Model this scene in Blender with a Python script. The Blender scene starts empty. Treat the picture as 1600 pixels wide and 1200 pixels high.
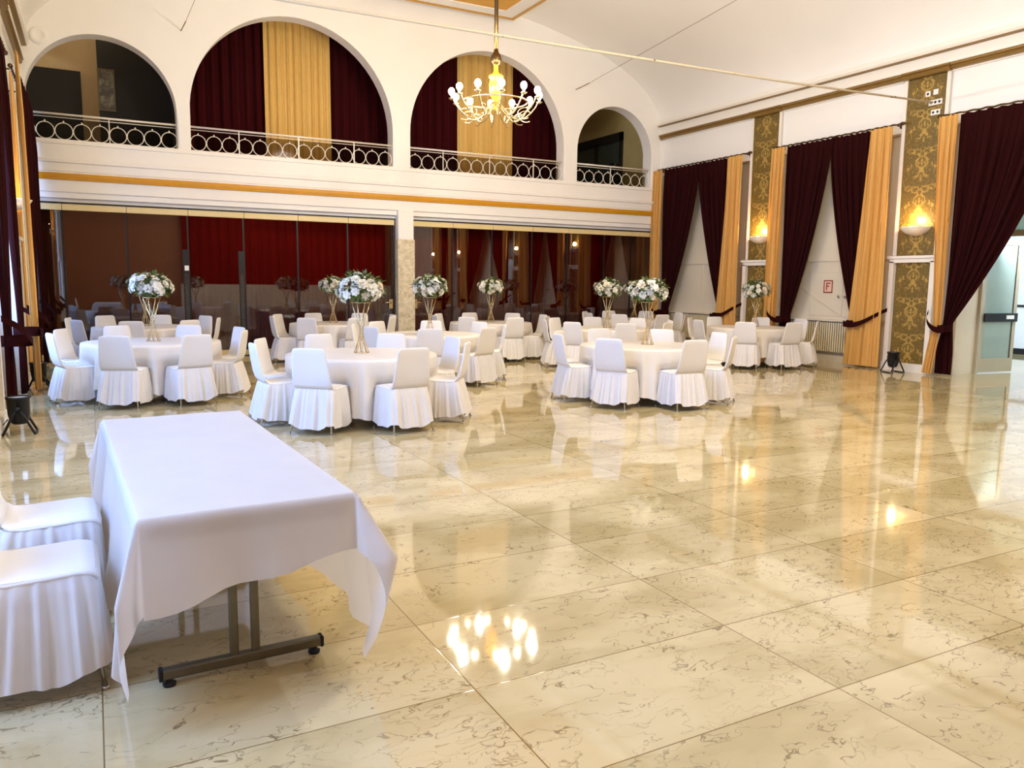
import bpy, math, random
from math import sin, cos, pi, sqrt, hypot, atan2, radians as RAD
from mathutils import Matrix, Vector
random.seed(11)
SC = bpy.context.scene
COL = SC.collection

# ------------------------------------------------------------------ helpers
def srgb(r, g, b):
    f = lambda c: ((c/255+.055)/1.055)**2.4 if c > 10.3 else c/255/12.92
    return (f(r), f(g), f(b), 1)

class NT:
    """tiny node-expression helper"""
    def __init__(s, name):
        s.m = bpy.data.materials.new(name); s.m.use_nodes = True
        s.t = s.m.node_tree; s.t.nodes.clear()
        s.out = s.t.nodes.new('ShaderNodeOutputMaterial')
    def n(s, typ, ins=None, **kw):
        nd = s.t.nodes.new(typ)
        for k, v in kw.items(): setattr(nd, k, v)
        for k, v in (ins or {}).items():
            sock = nd.inputs[k]
            if hasattr(v, 'links') or isinstance(v, bpy.types.NodeSocket): s.t.links.new(v, sock)
            else: sock.default_value = v
        return nd
    def math(s, op, a, b=0.0, c=0.0, clamp=False):
        return s.n('ShaderNodeMath', {0: a, 1: b, 2: c}, operation=op, use_clamp=clamp).outputs[0]
    def mix(s, f, a, b):
        nd = s.n('ShaderNodeMix', data_type='RGBA')
        for k, v in ((0, f), (6, a), (7, b)):
            if isinstance(v, bpy.types.NodeSocket): s.t.links.new(v, nd.inputs[k])
            else: nd.inputs[k].default_value = v
        return nd.outputs[2]
    def ss(s, x, lo, hi):
        return s.n('ShaderNodeMapRange', {'Value': x, 'From Min': lo, 'From Max': hi}, interpolation_type='SMOOTHSTEP').outputs[0]
    def obj(s): return s.n('ShaderNodeTexCoord').outputs['Object']
    def geo(s): return s.n('ShaderNodeNewGeometry').outputs['Position']
    def noise(s, vec, scale, detail=3, rough=.55):
        return s.n('ShaderNodeTexNoise', {'Vector': vec, 'Scale': scale, 'Detail': detail, 'Roughness': rough})
    def xyz(s, v): return s.n('ShaderNodeSeparateXYZ', {0: v}).outputs
    def comb(s, x, y, z): return s.n('ShaderNodeCombineXYZ', {0: x, 1: y, 2: z}).outputs[0]
    def bump(s, h, strength, dist=.01):
        return s.n('ShaderNodeBump', {'Height': h, 'Strength': strength, 'Distance': dist}).outputs[0]
    def bsdf(s, **kw):
        p = s.n('ShaderNodeBsdfPrincipled')
        for k, v in kw.items():
            k = k.replace('_', ' ')
            if isinstance(v, bpy.types.NodeSocket): s.t.links.new(v, p.inputs[k])
            else: p.inputs[k].default_value = v
        return p.outputs[0]
    def done(s, sh):
        s.t.links.new(sh, s.out.inputs[0]); return s.m

def plain(name, col, rough=.5, metal=0, var=.06, scale=6, bump=0, bscale=60, **kw):
    N = NT(name); v = N.obj()
    nz = N.noise(v, scale).outputs[0]
    c2 = tuple(max(0, c*(1-var*2)) for c in col[:3])+(1,)
    c = N.mix(nz, c2, col)
    if bump: kw['Normal'] = N.bump(N.noise(v, bscale, 2).outputs[0], bump)
    return N.done(N.bsdf(Base_Color=c, Roughness=rough, Metallic=metal, **kw))

def fabric(name, col, trans=.2, rough=.8, wr=0.25, wscale=7, sheen=.2):
    N = NT(name); v = N.obj()
    w = N.noise(v, wscale, 4, .5).outputs[0]
    fine = N.noise(v, 350, 1).outputs[0]
    h = N.math('ADD', w, N.math('MULTIPLY', fine, .04))
    nor = N.bump(h, wr, .02)
    c2 = tuple(c*.93 for c in col[:3])+(1,)
    c = N.mix(w, c2, col)
    p = N.bsdf(Base_Color=c, Roughness=rough, Sheen_Weight=sheen, Normal=nor, Specular_IOR_Level=.5 if rough < .7 else .12)
    if trans:
        tr = N.n('ShaderNodeBsdfTranslucent', {'Color': c}).outputs[0]
        p = N.n('ShaderNodeMixShader', {0: trans, 1: p, 2: tr}).outputs[0]
    return N.done(p)

class MB:
    def __init__(s): s.v = []; s.f = []; s.sm = []; s.mi = []; s.cur = 0
    def add(s, vs, fs, smooth=False):
        o = len(s.v); s.v += [tuple(p) for p in vs]
        for f in fs: s.f.append(tuple(i+o for i in f)); s.sm.append(smooth); s.mi.append(s.cur)
        return s
    def box(s, x0, x1, y0, y1, z0, z1):
        v = [(x, y, z) for z in (z0, z1) for y in (y0, y1) for x in (x0, x1)]
        return s.add(v, [(0,2,3,1),(4,5,7,6),(0,1,5,4),(2,6,7,3),(0,4,6,2),(1,3,7,5)])
    def bbox(s, x0, x1, y0, y1, z0, z1, b=.01):
        """box with chamfered edges"""
        vs = []; 
        for z in (z0, z1):
            for y in (y0, y1):
                for x in (x0, x1):
                    sx = b if x == x0 else -b; sy = b if y == y0 else -b; sz = b if z == z0 else -b
                    vs += [(x, y+sy, z+sz), (x+sx, y, z+sz), (x+sx, y+sy, z)]
        def c(i, k): return i*3+k
        F = []
        for k, faces in ((0, ((0,4,6,2),(1,3,7,5))), (1, ((0,1,5,4),(2,6,7,3))), (2, ((0,2,3,1),(4,5,7,6)))):
            for f in faces: F.append(tuple(c(i, k) for i in f))
        for a, b2, k1, k2 in ((0,1,1,2),(2,3,1,2),(4,5,1,2),(6,7,1,2),(0,2,0,2),(1,3,0,2),(4,6,0,2),(5,7,0,2),(0,4,0,1),(1,5,0,1),(2,6,0,1),(3,7,0,1)):
            F.append((c(a,k1), c(b2,k1), c(b2,k2), c(a,k2)))
        for i in range(8): F.append((c(i,0), c(i,1), c(i,2)))
        return s.add(vs, F)
    def grid(s, fn, nu, nv, cu=False, cv=False, smooth=True):
        vs = [fn(i/(nu if cu else nu-1), j/(nv if cv else nv-1)) for j in range(nv) for i in range(nu)]
        fs = []
        for j in range(nv if cv else nv-1):
            for i in range(nu if cu else nu-1):
                a = j*nu+i; b = j*nu+(i+1) % nu; c = ((j+1) % nv)*nu+(i+1) % nu; d = ((j+1) % nv)*nu+i
                fs.append((a, b, c, d))
        return s.add(vs, fs, smooth)
    def tube(s, path, r, n=8, closed=False, caps=True):
        P = [Vector(p) for p in path]; L = len(P); vs = []
        rr = r if isinstance(r, (list, tuple)) else [r]*L
        t0 = None; nrm = None
        for i, p in enumerate(P):
            a = P[i-1] if (i > 0 or closed) else P[i]; b = P[(i+1) % L] if (i < L-1 or closed) else P[i]
            t = (b-a).normalized()
            if nrm is None:
                nrm = t.orthogonal().normalized()
            else:
                nrm = (nrm - t*nrm.dot(t)); nrm = nrm.normalized() if nrm.length > 1e-6 else t.orthogonal().normalized()
            bi = t.cross(nrm)
            for k in range(n):
                an = 2*pi*k/n; vs.append(p + (nrm*cos(an)+bi*sin(an))*rr[i])
        fs = []
        for i in range(L if closed else L-1):
            for k in range(n):
                fs.append((i*n+k, i*n+(k+1) % n, ((i+1) % L)*n+(k+1) % n, ((i+1) % L)*n+k))
        if caps and not closed:
            fs.append(tuple(range(n-1, -1, -1))); fs.append(tuple((L-1)*n+k for k in range(n)))
        return s.add(vs, fs, True)
    def lathe(s, prof, n=20, c=(0,0,0), a0=0, a1=2*pi, axis='z'):
        full = abs(a1-a0-2*pi) < 1e-6
        def pt(r, h, a):
            if axis == 'z': return (c[0]+r*cos(a), c[1]+r*sin(a), c[2]+h)
            if axis == 'x': return (c[0]+h, c[1]+r*cos(a), c[2]+r*sin(a))
            return (c[0]+r*cos(a), c[1]+h, c[2]+r*sin(a))
        m = n if full else n+1
        vs = [pt(r, h, a0+(a1-a0)*k/n) for r, h in prof for k in range(m)]
        fs = []
        for j in range(len(prof)-1):
            for k in range(n):
                k2 = (k+1) % m
                fs.append((j*m+k, j*m+k2, (j+1)*m+k2, (j+1)*m+k))
        return s.add(vs, fs, True)
    def extr(s, prof, a, b, axis='x', closed=False, smooth=False):
        """extrude a 2-d profile along an axis: x->(y,z), y->(x,z)"""
        mk = (lambda t, p: (t, p[0], p[1])) if axis == 'x' else (lambda t, p: (p[0], t, p[1]))
        n = len(prof); vs = [mk(a, p) for p in prof]+[mk(b, p) for p in prof]
        fs = [(i, (i+1) % n, n+(i+1) % n, n+i) for i in range(n if closed else n-1)]
        if closed: fs += [tuple(range(n-1, -1, -1)), tuple(range(n, 2*n))]
        return s.add(vs, fs, smooth)
    def build(s, name, mat, parent=None, loc=None, rz=0):
        me = bpy.data.meshes.new(name); me.from_pydata(s.v, [], s.f)
        me.polygons.foreach_set('use_smooth', s.sm)
        for mm in (mat if isinstance(mat, (list, tuple)) else [mat]): me.materials.append(mm)
        me.polygons.foreach_set('material_index', s.mi)
        me.update()
        o = bpy.data.objects.new(name, me); COL.objects.link(o)
        if parent: o.parent = parent
        if loc: o.location = loc
        o.rotation_euler.z = rz
        return o

def tag(o, label=None, cat=None, group=None, kind=None):
    if label: o['label'] = label
    if cat: o['category'] = cat
    if group: o['group'] = group
    if kind: o['kind'] = kind
    return o
def thing(name, label, cat, loc=(0,0,0), rz=0, group=None):
    o = bpy.data.objects.new(name, None); COL.objects.link(o)
    o.empty_display_size = .1; o.location = loc; o.rotation_euler.z = rz
    return tag(o, label, cat, group)
def struct(o, label=None): return tag(o, label, kind='structure')
def dup(root, loc, rz=0, label=None, group=None):
    r = root.copy(); COL.objects.link(r); r.location = loc; r.rotation_euler = (0, 0, rz)
    if label: r['label'] = label
    if group: r['group'] = group
    for ch in list(root.children):
        c = ch.copy(); COL.objects.link(c); c.parent = r
        for g in list(ch.children):
            d = g.copy(); COL.objects.link(d); d.parent = c
    return r
def lerp(a, b, t): return a+(b-a)*t
def sstep(t): t = max(0, min(1, t)); return t*t*(3-2*t)

# ------------------------------------------------------------------ materials
M = {}
M['wall'] = plain('warm_white_paint', srgb(247,242,234), .7, var=.02, scale=1.5, bump=.05, bscale=25)
M['recess'] = plain('cream_paint', srgb(226,214,190), .65, var=.03, scale=2)
M['ceil'] = plain('ceiling_plaster', srgb(246,240,230), .85, var=.03, scale=.7, bump=.08, bscale=4)
M['trimw'] = plain('white_gloss_paint', srgb(244,236,222), .4, var=.02)
M['stripe'] = plain('ochre_stripe', srgb(214,150,18), .45, var=.1, scale=9)
M['brown'] = plain('brown_gilt_moulding', srgb(150,116,58), .4, .3, var=.12, scale=14)
M['gilt'] = plain('gilt_paint', srgb(205,150,45), .35, .4, var=.08)
M['coffer'] = plain('golden_ceiling_panel', srgb(228,165,30), .5, var=.12, scale=5)
M['header'] = plain('pale_brass_header', srgb(228,206,150), .4, 0, var=.04)
M['brass'] = plain('brass', srgb(222,200,152), .25, 1, var=.05)
M['bronze'] = plain('dark_bronze', srgb(95,72,42), .35, .9, var=.1, scale=30)
M['chrome'] = plain('chrome', srgb(190,188,184), .15, 1, var=.03)
M['black'] = plain('black_metal', srgb(16,16,18), .45, .2, var=.1)
M['rail'] = plain('white_metal', srgb(236,228,212), .3, .1, var=.03)
M['steel'] = plain('dull_grey_steel', srgb(120,116,100), .38, .85, var=.12, scale=20)
M['rubber'] = plain('black_rubber', srgb(12,12,12), .7)
M['wood'] = plain('table_wood', srgb(150,125,95), .5, var=.1)
M['velvet'] = fabric('dark_red_velvet', srgb(42,6,6), 0, .95, .12, 18, 0)
M['velvet_up'] = fabric('gallery_velvet', srgb(58,5,10), 0, .95, .12, 18, .02)
M['gold'] = fabric('gold_curtain', srgb(236,180,92), .25, .6, .12, 14, .1)
M['gold_up'] = fabric('pale_gold_curtain', srgb(240,196,108), .1, .6, .1, 14, .1)
M['redback'] = fabric('red_backcloth', srgb(128,24,14), 0, .9, .1, 6, .02)
M['cover'] = fabric('white_stretch_cover', srgb(238,233,226), .06, .75, .12, 5, .15)
M['skirt'] = fabric('white_skirt_fabric', srgb(240,235,230), .12, .8, .2, 9, .15)
M['cloth'] = fabric('white_satin_cloth', srgb(240,231,218), .08, .36, .18, 5, .1)
M['sheer'] = fabric('white_damask_cloth', srgb(240,236,232), .42, .6, .14, 6, .1)
M['petal'] = fabric('white_petals', srgb(246,242,226), .25, .6, .05, 20, .1)
M['petal2'] = fabric('cream_petals', srgb(240,228,200), .25, .6, .05, 20, .1)
M['leaf'] = plain('green_leaves', srgb(98,116,48), .5, var=.3, scale=20)
M['bowl'] = plain('opal_glass', srgb(245,238,225), .25, var=.01, Transmission_Weight=.25)
M['dark'] = plain('dark_paint', srgb(26,20,12), .7)
M['olive'] = plain('olive_wall_paint', srgb(196,176,120), .8, var=.05)
M['beige'] = plain('beige_wall_paint', srgb(214,186,140), .8, var=.05)
M['plastic'] = plain('white_plastic', srgb(245,242,236), .35)
M['redp'] = plain('red_paint', srgb(165,50,35), .5)
M['alu'] = plain('pale_aluminium', srgb(188,176,150), .4, .4, var=.04)
M['blue'] = plain('bluish_white_wall', srgb(228,234,240), .6, var=.03)
M['lens'] = plain('lamp_lens', srgb(235,235,235), .15)
M['tie'] = None

def emis(name, col, st):
    N = NT(name); nz = N.noise(N.obj(), 5).outputs[0]
    e = N.n('ShaderNodeEmission', {'Color': col, 'Strength': N.math('MULTIPLY_ADD', nz, st*.1, st*.95)})
    return N.done(e.outputs[0])
M['bulb'] = emis('glowing_bulb', (1, .82, .55, 1), 60)

def floor_mat():
    N = NT('polished_marble_tiles'); p = N.geo(); X, Y, Z = N.xyz(p)
    u = N.math('DIVIDE', N.math('ADD', X, .043+1.3045*20), 1.3045)
    v = N.math('DIVIDE', N.math('ADD', Y, -2.647+.6525*40), .6525)
    fu, fv = N.math('FRACT', u), N.math('FRACT', v)
    iu, iv = N.math('FLOOR', u), N.math('FLOOR', v)
    du = N.math('MULTIPLY', N.math('MINIMUM', fu, N.math('SUBTRACT', 1, fu)), 1.3045)
    dv = N.math('MULTIPLY', N.math('MINIMUM', fv, N.math('SUBTRACT', 1, fv)), .6525)
    d = N.math('MINIMUM', du, dv)
    grout = N.ss(d, .0018, .0035)
    wn = N.n('ShaderNodeTexWhiteNoise', {'Vector': N.comb(iu, iv, 0)}, noise_dimensions='3D')
    off = N.n('ShaderNodeVectorMath', {0: wn.outputs['Color'], 1: (37, 19, 7)}, operation='MULTIPLY').outputs[0]
    q = N.n('ShaderNodeVectorMath', {0: p, 1: off}, operation='ADD').outputs[0]
    st = N.n('ShaderNodeVectorMath', {0: q, 1: (.75, 1.25, 1)}, operation='MULTIPLY').outputs[0]
    w1 = N.noise(st, 2.6, 4, .6)
    qd = N.n('ShaderNodeVectorMath', {0: st, 1: N.n('ShaderNodeVectorMath', {0: w1.outputs['Color'], 1: (.34, .34, 0)}, operation='MULTIPLY').outputs[0]}, operation='ADD').outputs[0]
    a = N.noise(qd, 5.0, 3, .6).outputs[0]
    vein1 = N.math('SUBTRACT', 1, N.ss(N.math('ABSOLUTE', N.math('SUBTRACT', a, .5)), .0015, .009))
    b = N.noise(qd, 11, 2, .5).outputs[0]
    vein2 = N.math('SUBTRACT', 1, N.ss(N.math('ABSOLUTE', N.math('SUBTRACT', b, .47)), .001, .014))
    mask = N.ss(N.noise(q, 1.7, 2).outputs[0], .42, .62)
    mask2 = N.ss(N.noise(q, 2.9, 2).outputs[0], .34, .56)
    vein = N.math('MAXIMUM', N.math('MULTIPLY', vein1, mask2), N.math('MULTIPLY', N.math('MULTIPLY', vein2, mask), .75))
    cl = N.noise(qd, 1.6, 3, .55).outputs[0]
    base = N.mix(N.ss(cl, .35, .65), srgb(180,162,116), srgb(203,186,143))
    c = N.mix(N.math('MULTIPLY', vein, .78), base, srgb(112,94,62))
    c = N.mix(grout, srgb(120,98,55), c)
    wav = N.noise(p, 3.2, 2).outputs[0]
    h = N.math('ADD', N.math('MULTIPLY', wav, .35), N.math('MULTIPLY', grout, .06))
    nor = N.bump(h, .045, .02)
    return N.done(N.bsdf(Base_Color=c, Roughness=.045, IOR=1.62, Normal=nor))
M['floor'] = floor_mat()

def damask(sgn):
    N = NT('gold_damask_wallpaper'); p = N.obj(); X, Y, Z = N.xyz(p)
    u0 = N.math('ABSOLUTE', Y)
    nz = N.noise(N.comb(u0, N.math('PINGPONG', Z, .69), 0), 34, 4)
    dis = N.n('ShaderNodeSeparateColor', {0: nz.outputs['Color']}).outputs
    u = N.math('ADD', u0, N.math('MULTIPLY', N.math('SUBTRACT', dis[0], .5), .12))
    v = N.math('MULTIPLY', N.math('SUBTRACT', N.math('FRACT', N.math('DIVIDE', N.math('SUBTRACT', Z, .105), .69)), .5), .69)
    v = N.math('ADD', v, N.math('MULTIPLY', N.math('SUBTRACT', dis[1], .5), .12))
    def ring(cu, cv, ru, rv, w):
        a = N.math('DIVIDE', N.math('SUBTRACT', u, cu), ru); b = N.math('DIVIDE', N.math('SUBTRACT', v, cv), rv)
        r = N.math('SQRT', N.math('ADD', N.math('MULTIPLY', a, a), N.math('MULTIPLY', b, b)))
        return N.math('SUBTRACT', 1, N.ss(N.math('ABSOLUTE', N.math('SUBTRACT', r, 1)), w*.4, w))
    def blob(cu, cv, ru, rv):
        a = N.math('DIVIDE', N.math('SUBTRACT', u, cu), ru); b = N.math('DIVIDE', N.math('SUBTRACT', v, cv), rv)
        r = N.math('ADD', N.math('MULTIPLY', a, a), N.math('MULTIPLY', b, b))
        return N.math('SUBTRACT', 1, N.ss(r, .5, 1.1))
    parts = [ring(0, 0, .115, .1, .2), blob(0, 0, .028, .065), blob(.062, -.015, .018, .045), ring(.1, .2, .075, .05, .24), ring(.235, .225, .065, .045, .24), blob(.19, .2, .05, .02),
             blob(.015, -.14, .03, .06), blob(.055, -.2, .028, .05), blob(.11, -.25, .045, .022), blob(0, -.28, .02, .07), blob(.05, .14, .02, .05), blob(.27, -.1, .03, .05), blob(.21, -.05, .02, .05)]
    f = parts[0]
    for q in parts[1:]: f = N.math('MAXIMUM', f, q)
    back = N.ss(N.noise(N.comb(u0, v, 0), 22, 3).outputs[0], .52, .64)
    tex = N.noise(p, 60, 2).outputs[0]
    base = N.mix(N.math('MULTIPLY', back, .6), srgb(112,90,36), srgb(172,140,66))
    base = N.mix(N.math('MULTIPLY', tex, .35), base, srgb(78,62,24))
    c = N.mix(N.math('MULTIPLY', N.math('MULTIPLY', f, N.math('ADD', .35, N.noise(p, 45, 2).outputs[0])), .85), base, srgb(204,168,88))
    nor = N.bump(f, .5, .01)
    return N.done(N.bsdf(Base_Color=c, Roughness=.42, Metallic=N.math('MULTIPLY', f, .3), Normal=nor))
M['damask'] = damask(1)

def marble():
    N = NT('mottled_marble'); v = N.obj()
    a = N.noise(v, 9, 4, .65).outputs[0]; b = N.noise(v, 24, 3).outputs[0]
    c = N.mix(N.ss(a, .35, .7), srgb(228,216,188), srgb(196,182,146))
    c = N.mix(N.math('MULTIPLY', N.ss(b, .58, .7), .6), c, srgb(130,116,84))
    return N.done(N.bsdf(Base_Color=c, Roughness=.3))
M['marble'] = marble()

def glass(name, tint, ior, rough=.004, extra=0.0):
    N = NT(name)
    fr = N.n('ShaderNodeFresnel', {'IOR': ior}).outputs[0]
    if extra: fr = N.math('ADD', fr, extra, clamp=True)
    nz = N.noise(N.geo(), .8, 1).outputs[0]
    nor = N.bump(nz, .01, .02)
    t = N.n('ShaderNodeBsdfTransparent', {'Color': tint}).outputs[0]
    g = N.n('ShaderNodeBsdfGlossy', {'Color': (1,1,1,1), 'Roughness': rough, 'Normal': nor}).outputs[0]
    return N.done(N.n('ShaderNodeMixShader', {0: fr, 1: t, 2: g}).outputs[0])
M['glass'] = glass('tinted_partition_glass', (.7,.5,.42,1), 1.95)
M['smoke'] = glass('smoked_balustrade_glass', (.62,.6,.55,1), 1.12, .05)
def frosted():
    N = NT('frosted_green_glass'); nz = N.noise(N.obj(), 3).outputs[0]
    c = N.mix(nz, srgb(178,196,186), srgb(200,214,205))
    t = N.n('ShaderNodeBsdfTranslucent', {'Color': c}).outputs[0]
    p = N.bsdf(Base_Color=c, Roughness=.12)
    return N.done(N.n('ShaderNodeMixShader', {0: .45, 1: p, 2: t}).outputs[0])
M['frost'] = frosted()
def tiemat():
    N = NT('peeling_white_rod'); v = N.obj()
    a = N.ss(N.noise(v, 5, 4, .7).outputs[0], .62, .66)
    c = N.mix(a, srgb(206,192,164), srgb(70,52,34))
    return N.done(N.bsdf(Base_Color=c, Roughness=.6))
M['tie'] = tiemat()
def picture():
    N = NT('faded_portrait_print'); v = N.obj(); n1 = N.noise(v, 4, 3).outputs[0]
    c = N.mix(N.ss(n1, .4, .62), srgb(58,48,30), srgb(120,116,92))
    return N.done(N.bsdf(Base_Color=c, Roughness=.3))
M['pict'] = picture()

# ------------------------------------------------------------------ room dimensions (metres, camera eye 1.6 m)
BACK = 17.3; XR = 13.7; XL = -.98; CX = 6.36
def mx(x): return 2*CX-x            # mirror to the left wall
NEAR = -3.3
PIL = [13.53, 9.63, 4.6, 1.8, -2.2]  # pilaster centres along both side walls
BAYS = [(17.28, 13.98), (13.08, 10.08), (9.18, 5.05), (4.15, 2.25), (1.35, -1.75)]

# ---------------------------------------------------------------- shell
b = MB(); b.box(-1.6, 14.3, NEAR-.3, 19.2, -.2, 0); b.box(14.3, 20.3, 3, 13, -.2, 0)
struct(b.build('floor', M['floor']), 'polished beige marble tile floor with brown veins')

def vault_z(x):
    t = (x-CX)/7.22
    return 5.83+2.27*sqrt(max(0, 1-t*t))
b = MB()
xs = [CX-7.22*cos(pi*i/48) for i in range(49)]
b.add([(x, y, vault_z(x)) for y in (NEAR, BACK+.25) for x in xs], [(i, i+1, 50+i, 49+i) for i in range(48)], True)
struct(b.build('ceiling', M['ceil']), 'pale vaulted plaster ceiling')

# back wall with four arches above the gallery front
ARCH = [(-.92, 1.66, 4.85), (1.90, 6.14, 4.91), (6.55, 10.64, 4.945), (11.04, 13.38, 4.97)]
SILL = 4.17
b = MB(); D = .36
def lowz(x):
    for a0, a1, sp in ARCH:
        if a0 <= x <= a1:
            r = (a1-a0)/2; c = (a0+a1)/2
            return sp+sqrt(max(0, r*r-(x-c)**2))
    return SILL
cuts = [-1.2]
for a0, a1, sp in ARCH:
    r = (a1-a0)/2; c = (a0+a1)/2
    cuts += [c-r*cos(pi*i/40) for i in range(41)]
cuts.append(13.95)
for i in range(len(cuts)-1):
    x0, x1 = cuts[i], cuts[i+1]
    xm = (x0+x1)/2; ina = any(a0 < xm < a1 for a0, a1, sp in ARCH)
    z0, z1 = (lowz(x0), lowz(x1)) if ina else (SILL, SILL)
    t0 = max(vault_z(min(max(x0, -.8), 13.5)), 5.5)+.12; t1 = max(vault_z(min(max(x1, -.8), 13.5)), 5.5)+.12
    b.add([(x0, BACK, z0), (x1, BACK, z1), (x1, BACK, t1), (x0, BACK, t0)], [(0, 1, 2, 3)])
    b.add([(x0, BACK+D, z0), (x1, BACK+D, z1), (x1, BACK+D, t1), (x0, BACK+D, t0)], [(3, 2, 1, 0)])
    if ina: b.add([(x0, BACK, z0), (x1, BACK, z1), (x1, BACK+D, z1), (x0, BACK+D, z0)], [(0, 3, 2, 1)], True)
for a0, a1, sp in ARCH:
    for x in (a0, a1): b.add([(x, BACK, SILL), (x, BACK, sp), (x, BACK+D, sp), (x, BACK+D, SILL)], [(0, 1, 2, 3)])
for x0, x1 in ((1.68, 1.88), (6.18, 6.5), (10.68, 11.0), (13.42, 13.62)):
    b.box(x0, x1, BACK-.02, BACK+.05, 3.83, SILL+.6)
struct(b.build('wall_back', M['wall']), 'white back wall with four round arches')

# gallery front beam with its mouldings
prof = [(BACK+.3, 3.02), (BACK+.15, 3.02), (BACK+.15, 3.1), (BACK+.05, 3.105), (BACK+.05, 3.2), (BACK, 3.215), (BACK, 3.42), (BACK-.02, 3.425), (BACK-.02, 3.56), (BACK, 3.565),
        (BACK, 3.585), (BACK-.025, 3.59), (BACK-.025, 3.735), (BACK-.06, 3.75), (BACK-.06, 3.81), (BACK-.015, 3.825), (BACK-.015, 4.08), (BACK-.04, 4.09), (BACK-.04, 4.14), (BACK-.02, SILL), (BACK+.55, SILL), (BACK+.55, 3.02)]
b = MB(); b.extr(prof, -1.2, 13.66, 'x', True)
struct(b.build('trim_1', M['wall']), 'white moulded gallery front below the arches')
b = MB(); b.extr([(BACK-.02, 3.425), (BACK-.05, 3.43), (BACK-.058, 3.49), (BACK-.05, 3.55), (BACK-.02, 3.555)], -1.0, 13.62, 'x', True)
struct(b.build('trim_2', M['stripe']), 'ochre gilded stripe along the gallery front')
# marble pillar in the middle of the partition
b = MB(); b.bbox(6.23, 6.6, BACK-.06, BACK+.36, 2.56, 3.22, .006)
struct(b.build('trim_3', M['wall']), 'white upper half of the central pillar')
b = MB(); b.bbox(6.21, 6.62, BACK-.08, BACK+.38, 0, 2.56, .008)
struct(b.build('trim_4', M['marble']), 'mottled marble pillar between the glass partitions')

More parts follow.
